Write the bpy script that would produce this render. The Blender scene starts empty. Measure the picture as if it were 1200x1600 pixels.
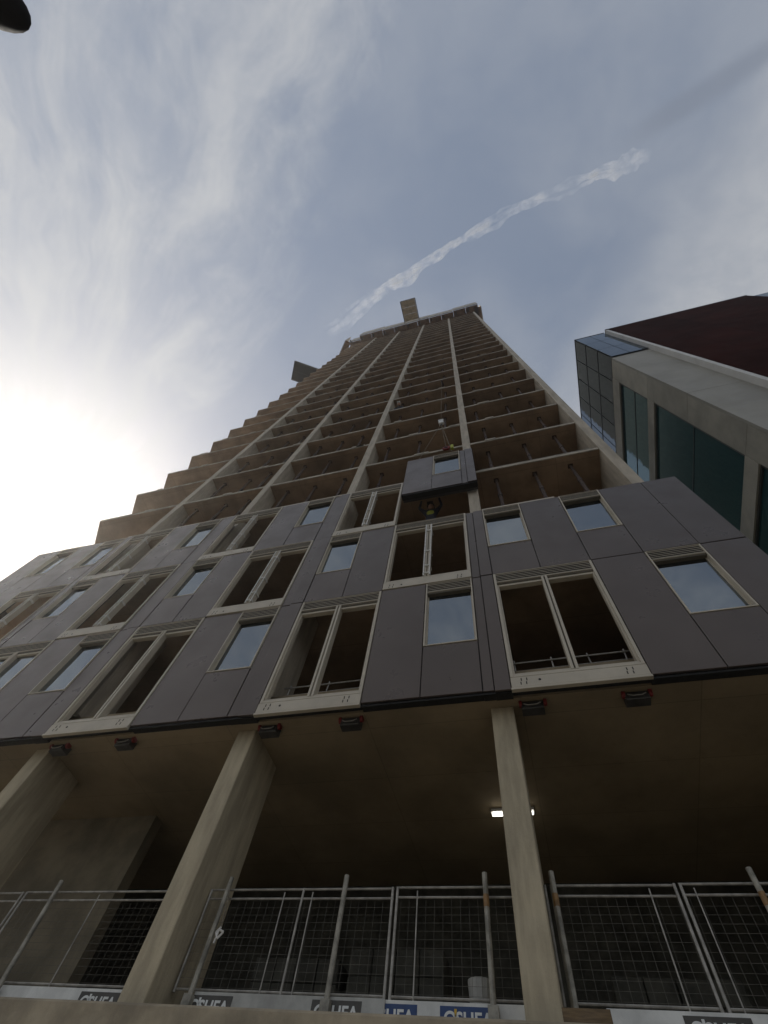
import bpy, bmesh, math, random
from mathutils import Vector, Matrix, Euler
random.seed(7)
sc = bpy.context.scene
col = sc.collection
R = math.radians

# ------------------------------------------------------------------ camera
# world: X along the facade (right), Y into the tower, Z up, origin at the camera; street level is z = -1.6
GZ = -1.6
cam_d = bpy.data.cameras.new('camera')
cam = bpy.data.objects.new('camera', cam_d); col.objects.link(cam); sc.camera = cam
YAW, PITCH, ROLL, FPX = R(-27.40), R(63.11), R(14.32), 736.8
fw = Vector((math.sin(YAW)*math.cos(PITCH), math.cos(YAW)*math.cos(PITCH), math.sin(PITCH)))
rt = Vector((math.cos(YAW), -math.sin(YAW), 0)); up = rt.cross(fw)
rt2 = math.cos(ROLL)*rt + math.sin(ROLL)*up; up2 = -math.sin(ROLL)*rt + math.cos(ROLL)*up
cam.matrix_world = Matrix(((rt2.x, up2.x, -fw.x, 0), (rt2.y, up2.y, -fw.y, 0), (rt2.z, up2.z, -fw.z, 0), (0, 0, 0, 1)))
cam_d.sensor_fit = 'VERTICAL'; cam_d.sensor_height = 36; cam_d.lens = FPX/1600*36
cam_d.clip_start = 0.05; cam_d.clip_end = 20000

# ------------------------------------------------------------------ sky, sun, exposure
SUN = Vector((-0.752, 0.190, 0.632)).normalized()
ELEV = math.asin(SUN.z); AZ = math.atan2(SUN.x, SUN.y)
sc.view_settings.view_transform = 'Standard'; sc.view_settings.look = 'None'
sc.view_settings.exposure = 0.08; sc.view_settings.gamma = 1.0; sc.view_settings.use_curve_mapping = False
sun_d = bpy.data.lights.new('sun', 'SUN'); sun_d.energy = 3.0; sun_d.angle = R(0.5); sun_d.color = (1, .94, .85)
sun = bpy.data.objects.new('sun', sun_d); col.objects.link(sun)
sun.rotation_euler = SUN.to_track_quat('Z', 'Y').to_euler(); sun.location = SUN*200

world = bpy.data.worlds.new('World'); sc.world = world; world.use_nodes = True
class NT:
    """tiny node-tree writer"""
    def __init__(s, nt): s.nt = nt; s.n = nt.nodes; s.l = nt.links
    def new(s, t, **kw):
        n = s.n.new(t)
        for k, v in kw.items(): setattr(n, k, v)
        return n
    def put(s, sock, v):
        if isinstance(v, bpy.types.NodeSocket): s.l.new(v, sock)
        elif v is not None: sock.default_value = v
    def math(s, op, a, b=None, c=None, clamp=False):
        n = s.new('ShaderNodeMath', operation=op, use_clamp=clamp)
        for i, v in enumerate((a, b, c)): s.put(n.inputs[i], v)
        return n.outputs[0]
    def vmath(s, op, a, b=None):
        n = s.new('ShaderNodeVectorMath', operation=op)
        s.put(n.inputs[0], a); s.put(n.inputs[1], b)
        return n.outputs['Value'] if op == 'DOT_PRODUCT' else n.outputs[0]
    def smooth(s, v, a, b, lo=0., hi=1.):
        n = s.new('ShaderNodeMapRange', interpolation_type='SMOOTHSTEP'); s.put(n.inputs[0], v)
        for i, x in enumerate((a, b, lo, hi)): n.inputs[i+1].default_value = x
        return n.outputs[0]
    def noise(s, vec, scale, detail=4, rough=.5, dist=0.):
        n = s.new('ShaderNodeTexNoise'); s.put(n.inputs['Vector'], vec)
        n.inputs['Scale'].default_value = scale; n.inputs['Detail'].default_value = detail
        n.inputs['Roughness'].default_value = rough; n.inputs['Distortion'].default_value = dist
        return n.outputs[0]
    def mapping(s, vec, scale=(1,1,1), rot=(0,0,0), loc=(0,0,0)):
        n = s.new('ShaderNodeMapping'); s.put(n.inputs[0], vec)
        n.inputs['Scale'].default_value = scale; n.inputs['Rotation'].default_value = rot; n.inputs['Location'].default_value = loc
        return n.outputs[0]
    def mix(s, f, a, b, mode='MIX'):
        n = s.new('ShaderNodeMix', data_type='RGBA', blend_type=mode)
        s.put(n.inputs[0], f); s.put(n.inputs[6], a); s.put(n.inputs[7], b)
        return n.outputs[2]
def c4(c): return (c[0], c[1], c[2], 1)

W = NT(world.node_tree)
for n in list(W.n): W.n.remove(n)
wo = W.new('ShaderNodeOutputWorld'); bg = W.new('ShaderNodeBackground'); bg.inputs[1].default_value = 0.1
W.l.new(bg.outputs[0], wo.inputs[0])
sky = W.new('ShaderNodeTexSky', sky_type='NISHITA'); sky.sun_disc = False
sky.sun_elevation = ELEV; sky.sun_rotation = AZ; sky.air_density = 1.0; sky.dust_density = 2.0; sky.ozone_density = 1.0
tc = W.new('ShaderNodeTexCoord'); D = tc.outputs['Generated']
sep = W.new('ShaderNodeSeparateXYZ'); W.l.new(D, sep.inputs[0])
zc = W.math('MAXIMUM', sep.outputs[2], 0.06)
px = W.math('DIVIDE', sep.outputs[0], zc); py = W.math('DIVIDE', sep.outputs[1], zc)
cmb = W.new('ShaderNodeCombineXYZ'); W.l.new(px, cmb.inputs[0]); W.l.new(py, cmb.inputs[1]); P2 = cmb.outputs[0]
cosS = W.vmath('DOT_PRODUCT', W.vmath('NORMALIZE', D), tuple(SUN))
# cirrus fanning out from low in the sky, in a high flat layer; p = direction on that layer
wv = W.new('ShaderNodeTexNoise'); W.l.new(P2, wv.inputs['Vector']); wv.inputs['Scale'].default_value = 2.0; wv.inputs['Detail'].default_value = 3
wsc = W.new('ShaderNodeVectorMath', operation='SCALE'); W.l.new(wv.outputs[1], wsc.inputs[0]); wsc.inputs[3].default_value = .34
Pw = W.vmath('ADD', P2, wsc.outputs[0])
V = W.vmath('SUBTRACT', Pw, (-1.02, .48, .1))
s3 = W.new('ShaderNodeSeparateXYZ'); W.l.new(V, s3.inputs[0])
an = W.math('ARCTAN2', s3.outputs[1], s3.outputs[0])
ln = W.math('SQRT', W.math('ADD', W.math('MULTIPLY', s3.outputs[0], s3.outputs[0]), W.math('MULTIPLY', s3.outputs[1], s3.outputs[1])))
fan = W.new('ShaderNodeCombineXYZ'); W.l.new(W.math('MULTIPLY', an, 4.6), fan.inputs[0]); W.l.new(W.math('MULTIPLY', ln, 1.5), fan.inputs[1])
fan2 = W.new('ShaderNodeCombineXYZ'); W.l.new(W.math('MULTIPLY', an, 12.), fan2.inputs[0]); W.l.new(W.math('MULTIPLY', ln, 6.), fan2.inputs[1])
st1 = W.noise(fan.outputs[0], 1.5, 4, .55); st2 = W.noise(fan2.outputs[0], 1.5, 6, .65); st3 = W.noise(Pw, 9., 6, .68)
streak = W.math('ADD', W.math('ADD', W.math('MULTIPLY', st1, .56), W.math('MULTIPLY', st2, .20)), W.math('MULTIPLY', st3, .24))
warp = W.noise(P2, 2.2, 4, .55)
d1 = W.math('ADD', W.vmath('DOT_PRODUCT', W.vmath('SUBTRACT', P2, (.08, -.37, 0)), (-.625, -.78, 0)), W.math('MULTIPLY', W.math('SUBTRACT', streak, .5), .5))
m1 = W.math('MULTIPLY', W.smooth(d1, -.05, .20), W.smooth(streak, .34, .66, .16, .95))
d2 = W.math('ADD', W.vmath('DOT_PRODUCT', W.vmath('SUBTRACT', P2, (.50, -.12, 0)), (.75, .66, 0)), W.math('MULTIPLY', W.math('SUBTRACT', warp, .5), .3))
m2 = W.math('MULTIPLY', W.smooth(d2, -.12, .16), W.smooth(st3, .25, .7, .55, .85))
thin = W.smooth(W.noise(Pw, 2.2, 6, .6), .38, .75, .0, .30)
cloud = W.math('MAXIMUM', W.math('MAXIMUM', m1, m2), thin, clamp=True)
e1 = W.math('POWER', 2.718, W.math('MULTIPLY', W.math('SUBTRACT', cosS, 1.0), 15.))
e2 = W.math('POWER', 2.718, W.math('MULTIPLY', W.math('SUBTRACT', cosS, 1.0), 3.5))
glow = W.math('ADD', W.math('MULTIPLY', e1, .3), W.math('MULTIPLY', e2, .6))
clb = W.math('ADD', 5.1, W.math('MULTIPLY', glow, W.smooth(streak, .3, .65, .75, 1.2)))
ccol = W.new('ShaderNodeVectorMath', operation='SCALE'); ccol.inputs[0].default_value = (1.0, 1.015, 1.04); W.l.new(clb, ccol.inputs[3])
veil = W.mix(.62, sky.outputs[0], (2.45, 2.9, 3.7, 1))
vg = W.new('ShaderNodeVectorMath', operation='ADD'); W.l.new(veil, vg.inputs[0])
gs = W.new('ShaderNodeVectorMath', operation='SCALE'); gs.inputs[0].default_value = (1, 1, 1); W.l.new(W.math('MULTIPLY', glow, .6), gs.inputs[3])
W.l.new(gs.outputs[0], vg.inputs[1])
# the vapour trail's shadow on the layer below it, painted into the sky colour
off = W.math('ABSOLUTE', W.vmath('DOT_PRODUCT', W.vmath('SUBTRACT', P2, (.42, -.150, 0)), (.27, .963, 0)))
along = W.vmath('DOT_PRODUCT', W.vmath('SUBTRACT', P2, (.33, -.12, 0)), (.963, -.27, 0))
dull = W.math('MULTIPLY', W.math('MULTIPLY', W.smooth(W.math('ADD', off, W.math('MULTIPLY', W.math('SUBTRACT', st3, .5), .02)), .004, .026, 1., 0.), W.smooth(along, -.03, .07)), .65)
skyc = W.mix(W.math('MULTIPLY', cloud, .9), vg.outputs[0], ccol.outputs[0])
W.l.new(W.mix(dull, skyc, (1.9, 2.2, 2.8, 1)), bg.inputs[0])

# ------------------------------------------------------------------ materials
def mat(name, color, rough=.7, var=.15, nscale=3., bump=0., bscale=40., metal=0., color2=None, stain=0., spec=.5, stretch=(1,1,1), bdist=.01, tone=0., grid=0., ior=1.5):
    m = bpy.data.materials.new(name); m.use_nodes = True
    T = NT(m.node_tree); b = T.n['Principled BSDF']
    tc = T.new('ShaderNodeTexCoord'); obj = tc.outputs['Object']
    geo = T.new('ShaderNodeNewGeometry'); pos = geo.outputs['Position']
    v = T.mapping(pos, scale=stretch)
    n1 = T.noise(v, nscale, 6, .6)
    dark = tuple(x*(1-var*1.6) for x in color); lite = tuple(min(1, x*(1+var)) for x in color)
    base = T.mix(T.smooth(n1, .3, .7), c4(dark), c4(color2 or lite))
    if stain:
        n2 = T.noise(T.mapping(pos, scale=(2.2, 2.2, .25)), 1.6, 5, .65)
        base = T.mix(T.math('MULTIPLY', T.smooth(n2, .52, .78), stain), base, c4(tuple(x*.55 for x in color)))
    if tone:
        oi = T.new('ShaderNodeObjectInfo'); hs = T.new('ShaderNodeHueSaturation'); T.put(hs.inputs['Color'], base)
        T.put(hs.inputs['Value'], T.smooth(oi.outputs['Random'], 0, 1, 1-tone, 1+tone)); base = hs.outputs[0]
    if grid:
        br = T.new('ShaderNodeTexBrick'); T.put(br.inputs['Vector'], pos); br.offset = 0.
        br.inputs['Color1'].default_value = (1, 1, 1, 1); br.inputs['Color2'].default_value = (.86, .86, .86, 1); br.inputs['Mortar'].default_value = (.55, .55, .55, 1)
        br.inputs['Scale'].default_value = 1.; br.inputs['Mortar Size'].default_value = .008; br.inputs['Brick Width'].default_value = 2.44; br.inputs['Row Height'].default_value = 1.22
        base = T.mix(grid, base, br.outputs[0], 'MULTIPLY')
    T.put(b.inputs['Base Color'], base)
    T.put(b.inputs['Roughness'], T.smooth(T.noise(pos, nscale*2.3, 4, .6), .2, .8, max(.02, rough-.12), min(1, rough+.1)))
    b.inputs['Metallic'].default_value = metal; b.inputs['IOR'].default_value = ior; b.inputs['Specular IOR Level'].default_value = spec
    if bump:
        bp = T.new('ShaderNodeBump'); bp.inputs['Strength'].default_value = bump; bp.inputs['Distance'].default_value = bdist
        T.put(bp.inputs['Height'], T.noise(pos, bscale, 4, .6)); T.l.new(bp.outputs[0], b.inputs['Normal'])
    return m
M = {}
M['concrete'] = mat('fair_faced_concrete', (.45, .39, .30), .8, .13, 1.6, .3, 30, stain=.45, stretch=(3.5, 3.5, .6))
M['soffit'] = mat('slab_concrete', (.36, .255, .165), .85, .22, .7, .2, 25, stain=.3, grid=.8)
M['soffitshade'] = mat('shaded_soffit_concrete', (.31, .242, .15), .85, .16, .6, .2, 25, stain=.3, grid=.6)  # darker copy of the slab concrete, undercroft shade put into its colour
M['wallolive'] = mat('olive_wall_concrete', (.24, .205, .14), .85, .2, 1.2, .2, 25, stain=.4)  # olive-toned concrete for the ground-floor wall
M['columnolive'] = mat('olive_column_concrete', (.43, .365, .25), .85, .15, 1.6, .4, 30, stain=.6, stretch=(3.5, 3.5, .6))  # olive-toned, more stained copy of the concrete for the ground columns
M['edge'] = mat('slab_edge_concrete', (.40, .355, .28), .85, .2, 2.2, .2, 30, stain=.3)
M['podium'] = mat('podium_concrete', (.33, .275, .19), .85, .2, 2.5, .3, 20, stain=.4)
M['panel'] = mat('dark_panel', (.066, .053, .048), .36, .09, .8, .28, 42, spec=.5, bdist=.003, tone=.10, stain=.12, ior=1.62)
M['panel'].node_tree.nodes['Principled BSDF'].inputs['Specular Tint'].default_value = (1, .85, .72, 1)
M['panelback'] = mat('panel_backing', (.012, .0115, .011), .8, .1)
M['frame'] = mat('beige_aluminium', (.48, .425, .33), .5, .06, 2., .05, 60)
M['framedark'] = mat('recess_lining', (.10, .085, .06), .6, .1)
M['steel'] = mat('galvanised_steel', (.34, .32, .28), .5, .2, 9, .1, 60, metal=.3)
M['wire'] = mat('dull_wire', (.17, .16, .135), .7, .2, 9)
M['post'] = mat('weathered_post', (.30, .28, .23), .6, .3, 6, .1, 60, metal=.2)
M['postband'] = mat('rusty_band', (.24, .135, .05), .6, .25, 8)
M['prop'] = mat('rust_red_prop', (.065, .038, .024), .7, .3, 6)
M['ply'] = mat('plywood', (.24, .135, .07), .75, .25, 1.5, .1, 30)
M['screen'] = mat('pale_screen', (.46, .41, .34), .7, .12, 1.2)
M['navy'] = mat('navy_deck', (.003, .007, .020), .6, .2, 2, spec=.2)
M['tan'] = mat('tan_deck', (.46, .35, .21), .7, .2, 2)
M['darkmetal'] = mat('dark_metal', (.05, .048, .045), .5, .2, 5)
M['red'] = mat('red_cap', (.19, .016, .014), .6, .1)
M['white'] = mat('white_plastic', (.75, .75, .72), .5, .08, 5)
M['whiteboard'] = mat('white_board', (.70, .69, .64), .55, .12, 3, stain=.4)
M['greyboard'] = mat('grey_board', (.42, .41, .37), .6, .15, 3, stain=.5)
M['blue'] = mat('logo_blue', (.022, .055, .16), .5, .08, 5)
M['greylogo'] = mat('logo_grey', (.07, .065, .055), .6, .1, 5)
M['yellow'] = mat('logo_yellow', (.65, .42, .05), .5, .08)
M['lettering'] = mat('letter_white', (.72, .72, .68), .5, .05)
M['black'] = mat('black_enamel', (.007, .007, .009), .75, .1, 5, spec=.2)
M['hivis'] = mat('hi_vis_yellow', (.38, .40, .06), .8, .15, 12)
M['orange'] = mat('hi_vis_orange', (.65, .16, .04), .7, .15, 12)
M['skin'] = mat('skin', (.42, .25, .17), .6, .1, 12)
M['trousers'] = mat('dark_trousers', (.03, .03, .04), .8, .2, 12)
M['timber'] = mat('raw_timber', (.15, .10, .05), .8, .25, 4, .2, 30, stretch=(1, 8, 8))
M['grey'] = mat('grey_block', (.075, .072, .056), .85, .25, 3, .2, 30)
M['wrap'] = mat('clear_wrap', (.62, .60, .55), .3, .12, 10)
M['rope'] = mat('sling_rope', (.20, .175, .13), .9, .2, 20)
M['rbconcrete'] = mat('pale_cladding', (.42, .39, .32), .6, .14, .5, .08, 8, stain=.3, tone=.06)
M['rbsmooth'] = mat('smooth_cladding', (.34, .32, .27), .6, .08, .4, .05, 8, tone=.05)
M['rbwhite'] = mat('white_return', (.66, .64, .60), .6, .06, .6)
M['rbred'] = mat('oxblood_cladding', (.034, .008, .006), .9, .2, .35, .1, 6, spec=.03, tone=.12)
M['tar'] = mat('asphalt', (.052, .05, .048), .9, .2, 3, .4, 120)
M['slabpave'] = mat('paving_concrete', (.34, .31, .26), .85, .18, 2, .25, 60)
M['kerb'] = mat('kerb_stone', (.36, .34, .31), .85, .15, 5, .25, 60)
M['paint'] = mat('road_paint', (.72, .70, .62), .7, .15, 8)
M['frame2'] = mat('dark_mullion', (.06, .06, .055), .5, .1, 3)

def glass(name, tint, ior, base=(.02, .022, .025), rough=.015, trans=.35, vary=0.):
    m = bpy.data.materials.new(name); m.use_nodes = True
    T = NT(m.node_tree)
    for n in list(T.n): T.n.remove(n)
    out = T.new('ShaderNodeOutputMaterial')
    geo = T.new('ShaderNodeNewGeometry')
    fr = T.new('ShaderNodeFresnel'); fr.inputs[0].default_value = ior
    bp = T.new('ShaderNodeBump'); bp.inputs['Strength'].default_value = .10; bp.inputs['Distance'].default_value = .03
    oi = T.new('ShaderNodeObjectInfo'); cb = T.new('ShaderNodeCombineXYZ'); T.l.new(T.math('MULTIPLY', oi.outputs['Random'], 30.), cb.inputs[0])
    T.put(bp.inputs['Height'], T.noise(T.vmath('ADD', geo.outputs['Position'], cb.outputs[0]), 1.3, 2, .5))
    gl = T.new('ShaderNodeBsdfGlossy'); gl.inputs['Roughness'].default_value = rough; T.put(gl.inputs[0], T.mix(T.math('MULTIPLY', oi.outputs['Random'], vary), c4(tint), c4(tuple(x*.72 for x in tint))))
    T.l.new(bp.outputs[0], gl.inputs['Normal'])
    tr = T.new('ShaderNodeBsdfTransparent'); tr.inputs[0].default_value = (trans, trans*1.02, trans, 1)
    df = T.new('ShaderNodeBsdfDiffuse'); df.inputs[0].default_value = c4(base)
    m1 = T.new('ShaderNodeMixShader'); m1.inputs[0].default_value = .5
    T.l.new(tr.outputs[0], m1.inputs[1]); T.l.new(df.outputs[0], m1.inputs[2])
    m2 = T.new('ShaderNodeMixShader'); T.l.new(fr.outputs[0], m2.inputs[0])
    T.l.new(m1.outputs[0], m2.inputs[1]); T.l.new(gl.outputs[0], m2.inputs[2]); T.l.new(m2.outputs[0], out.inputs[0])
    return m
M['glass'] = glass('coated_glass', (.84, .93, 1.0), 3.5, vary=.8)
M['teal'] = glass('teal_glass', (.75, .95, 1.0), 1.6, (.030, .125, .140), .03, .05, .4)
M['rbglass'] = glass('dark_glass', (.8, .9, 1.0), 1.5, (.008, .008, .006), .02, .03, .5)
def emit(name, c, s):
    m = bpy.data.materials.new(name); m.use_nodes = True; b = m.node_tree.nodes['Principled BSDF']
    b.inputs['Emission Color'].default_value = c4(c); b.inputs['Emission Strength'].default_value = s
    return m
M['lamp'] = emit('lit_tube', (1, .96, .85), 4.0)

# ------------------------------------------------------------------ mesh helpers
class MB:
    def __init__(s): s.v = []; s.f = []; s.m = []
    def add(s, vs, fs, mi=0):
        o = len(s.v); s.v += [tuple(v) for v in vs]; s.f += [tuple(i+o for i in f) for f in fs]; s.m += [mi]*len(fs); return s
    def box(s, a, b, mi=0, ch=0.):
        x0, y0, z0 = a; x1, y1, z1 = b
        if not ch:
            vs = [(x0,y0,z0),(x1,y0,z0),(x1,y1,z0),(x0,y1,z0),(x0,y0,z1),(x1,y0,z1),(x1,y1,z1),(x0,y1,z1)]
            return s.add(vs, [(0,3,2,1),(4,5,6,7),(0,1,5,4),(1,2,6,5),(2,3,7,6),(3,0,4,7)], mi)
        # chamfered front (y0) edges
        c = ch
        vs = [(x0+c,y0,z0+c),(x1-c,y0,z0+c),(x1-c,y0,z1-c),(x0+c,y0,z1-c),
              (x0,y0+c,z0),(x1,y0+c,z0),(x1,y0+c,z1),(x0,y0+c,z1),
              (x0,y1,z0),(x1,y1,z0),(x1,y1,z1),(x0,y1,z1)]
        fs = [(0,1,2,3),(0,4,5,1),(1,5,6,2),(2,6,7,3),(3,7,4,0),(4,8,9,5),(5,9,10,6),(6,10,11,7),(7,11,8,4),(8,11,10,9)]
        return s.add(vs, fs, mi)
    def tube(s, a, b, r, n=8, mi=0, r2=None):
        a = Vector(a); b = Vector(b); d = (b-a).normalized(); r2 = r if r2 is None else r2
        q = d.to_track_quat('Z', 'Y'); vs = []
        for p, rr in ((a, r), (b, r2)):
            for i in range(n):
                t = 2*math.pi*i/n; vs.append(p + q @ Vector((rr*math.cos(t), rr*math.sin(t), 0)))
        fs = [(i, (i+1) % n, n+(i+1) % n, n+i) for i in range(n)] + [tuple(range(n-1, -1, -1)), tuple(range(n, 2*n))]
        return s.add(vs, fs, mi)
    def path(s, pts, r, n=6, mi=0):
        for a, b in zip(pts, pts[1:]): s.tube(a, b, r, n, mi)
        return s
    def ball(s, c, r, seg=12, rings=8, mi=0, sx=1, sy=1, sz=1, t0=0., t1=math.pi):
        vs = []; fs = []
        for j in range(rings+1):
            t = t0+(t1-t0)*j/rings
            for i in range(seg):
                p = 2*math.pi*i/seg
                vs.append((c[0]+r*sx*math.sin(t)*math.cos(p), c[1]+r*sy*math.sin(t)*math.sin(p), c[2]+r*sz*math.cos(t)))
        for j in range(rings):
            for i in range(seg):
                fs.append((j*seg+i, (j+1)*seg+i, (j+1)*seg+(i+1) % seg, j*seg+(i+1) % seg))
        return s.add(vs, fs, mi)
    def mesh(s, name, mats, smooth=False):
        me = bpy.data.meshes.new(name); me.from_pydata(s.v, [], s.f)
        for m in (mats if isinstance(mats, (list, tuple)) else [mats]): me.materials.append(m)
        me.polygons.foreach_set('material_index', s.m)
        if smooth: me.polygons.foreach_set('use_smooth', [True]*len(s.f))
        me.update(); return me
def wpos(o):
    v = Vector((0, 0, 0))
    while o: v += o.location; o = o.parent
    return v
def link(name, data, loc=(0, 0, 0), parent=None):
    """loc is a world position; no parent is rotated"""
    o = bpy.data.objects.new(name, data); col.objects.link(o)
    o.parent = parent; o.location = Vector(loc) - (wpos(parent) if parent else Vector((0, 0, 0)))
    return o
def thing(name, label, cat, loc, group=None, data=None):
    o = link(name, data, loc); o['label'] = label; o['category'] = cat
    if group: o['group'] = group
    return o
def structure(name, data, loc=(0, 0, 0)):
    o = link(name, data, loc); o['kind'] = 'structure'; return o
CACHE = {}
def shared(key, fn):
    if key not in CACHE: CACHE[key] = fn()
    return CACHE[key]
def part(name, parent, mb, m, loc=(0, 0, 0), smooth=False):
    return link(name, mb.mesh(name, m, smooth), loc, parent)

# ------------------------------------------------------------------ ground
GR = 190.
structure('ground', MB().box((-GR, -GR, GZ-.3), (GR, GR, GZ-.02)).mesh('ground', M['tar']))
structure('road', MB().box((-GR, -16, GZ-.015), (GR, -3.2, GZ)).mesh('road', M['tar']))
structure('pavement', MB().box((-GR, -3.0, GZ-.015), (GR, 5.4, GZ+.12)).mesh('pavement', M['slabpave']))
structure('kerb', MB().box((-GR, -3.2, GZ-.01), (GR, -3.004, GZ+.125), ch=.02).mesh('kerb', M['kerb']))
mk = MB()
for i in range(40): mk.box((-160+i*8, -9.7, GZ+.002), (-156+i*8, -9.55, GZ+.006))
structure('road_marking', mk.mesh('road_marking', M['paint']))

# ------------------------------------------------------------------ the tower
FY = 5.51            # front of the cladding
CY = 5.91            # front of columns and slabs
PODZ = 1.755         # top of the podium
tower = thing('apartment_tower', 'unfinished concrete apartment tower with dark panels on its lower storeys', 'tower', (-6.6, 6., GZ))
NF = 28
def slab_z(n): return 5.886+3*n
# podium and lower structure
part('podium', tower, MB().box((-24, 5.5, GZ-.2), (12, 24, PODZ), ch=.025), M['podium'])
for n in range(NF):
    z = slab_z(n)
    mb = MB()
    lo = z-.085 if n else 5.25
    jit = random.uniform(-.012, .012)
    x1 = 3.755 if n else 4.3
    xl = -17.3 + random.uniform(-.04, .04)
    yf, pts = CY+jit+.004, None
    pts = [(xl, yf), (x1, yf), (x1, 24), (-27., 24), (-27., yf+(27+xl)*1.136)]
    mb.add([(a, b, lo) for a, b in pts]+[(a, b, z+.07) for a, b in pts],
           [(4, 3, 2, 1, 0), (5, 6, 7, 8, 9)]+[(i, (i+1) % 5, 5+(i+1) % 5, 5+i) for i in range(5)])
    if not n: mb.box((xl, 5.73, lo), (x1, CY+jit+.002, 5.40))
    # thin bright arris: the front edge strip of the slab
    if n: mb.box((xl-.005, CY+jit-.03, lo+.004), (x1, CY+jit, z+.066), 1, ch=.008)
    part('floor_slab', tower, mb, [M['soffit'] if n else M['soffitshade'], M['edge']])
COLX = [-.43, -4.68, -8.92, -13.17]
ztop = slab_z(NF-1)-.07
for i, x in enumerate(COLX):
    def colmesh(z0, z1, w=.30, d=.72): return MB().box((0, 0, z0), (w, d, z1), ch=.012)
    o = part('column', tower, colmesh(6., ztop), M['concrete'], (x, CY-.05, 0))
    o = part('column', tower, colmesh(PODZ+.002, 5.248, .33, .98), M['columnolive'], (x-.03, CY-.02, 0))
for k in range(2):
    part('column', tower, MB().box((-20.2-k*3.6, 10.0+k*4.1, 6.0), (-19.9-k*3.6, 10.7+k*4.1, ztop)), M['concrete'])
part('end_wall', tower, MB().box((3.76, CY-.06, PODZ+.002), (4.06, 24.2, slab_z(NF-1)+.1), ch=.01), M['concrete'])
part('core_wall', tower, MB().box((-15.5, 10.6, PODZ+.002), (3.70, 10.9, 5.248)), M['grey'])  # near-black material, so the undercroft's shade is in the colour
part('core_wall', tower, MB().box((-12.5, 10.2, 6.0), (1.5, 10.5, ztop)), M['soffit'])
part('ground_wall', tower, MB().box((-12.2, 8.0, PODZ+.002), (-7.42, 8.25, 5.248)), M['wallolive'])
part('rear_wall', tower, MB().box((-27, 24.01, PODZ), (3.755, 24.2, ztop)), M['soffit'])

# --- cladding
ROWZ = [5.23, 8.23, 11.215, 14.2]
ROWH = 2.99
def panel(parent, x0, x1, z0, z1, y=FY, name='cladding_panel'):
    w, h = round(x1-x0, 3), round(z1-z0, 3)
    def mk():
        g = .007
        mb = MB().box((g, 0, g), (w-g, .035, h-g), 0, ch=.005)
        mb.box((.001, .03, .001), (w-.001, .2, h-.001), 1)
        return mb.mesh(name, [M['panel'], M['panelback']])
    o = link(name, shared((name, w, h), mk), (x0, y+random.uniform(-.003, .003), z0), parent)
    o.rotation_euler = (R(random.uniform(-.12, .12)), 0, R(random.uniform(-.25, .25)))   # hung a hair out of true
    return o
def louvre_mesh(w, h):
    mb = MB(); n = 5
    mb.box((0, .07, 0), (w, .09, h), 1)
    for i in range(n):
        z = h*(i+.5)/n
        mb.box((0, .0, z-.006), (w, .005, z+.006), 0)
        mb.add([(0, .006, z-.004), (w, .006, z-.004), (w, .068, z+.018), (0, .068, z+.018), (0, .006, z+.002), (w, .006, z+.002), (w, .068, z+.024), (0, .068, z+.024)],
               [(0,3,2,1),(4,5,6,7),(0,1,5,4),(1,2,6,5),(2,3,7,6),(3,0,4,7)], 1)  # blades near-black: the shade of their undersides is put into the colour
    return mb.mesh('louvre', [M['frame'], M['panelback']])
def small_window(parent, x0, x1, z0, z1, y=FY):
    """narrow fixed light with a louvre strip over it"""
    w, h = round(x1-x0, 3), round(z1-z0, 3)
    jw, dp = .035, .16
    def fr():
        mb = MB()
        mb.box((.008, -.012, .004), (jw, dp, h-.008), 0, ch=.004); mb.box((w-jw, -.012, .004), (w-.008, dp, h-.008), 0, ch=.004)
        mb.box((jw, -.012, .004), (w-jw, dp, .03), 0, ch=.004)                    # bottom rail
        mb.box((jw, .012, h-.345), (w-jw, dp, h-.305), 1)                           # header
        mb.box((jw, .085, .03), (jw+.025, dp-.005, h-.345), 0); mb.box((w-jw-.025, .085, .03), (w-jw, dp-.005, h-.345), 0)
        mb.box((jw, -.01, h-.020), (w-jw, .07, h-.008), 0)
        mb.box((jw, -.008, h-.304), (w-jw, .07, h-.292), 0)
        return mb.mesh('window', [M['frame'], M['framedark']])
    o = link('window', shared(('sw', w, h), fr), (x0, y, z0), parent)
    link('pane', shared(('swp', w, h), lambda: MB().box((jw+.026, .10, .031), (w-jw-.026, .112, h-.346)).mesh('pane', M['glass'])), (x0, y, z0), o).rotation_euler = (R(random.uniform(-.5, .5)), 0, R(random.uniform(-.6, .6)))
    link('louvre', shared(('lv', w), lambda: louvre_mesh(w-2*jw-.004, .262)), (x0+jw+.002, y, z0+h-.288), o)
    return o
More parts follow.
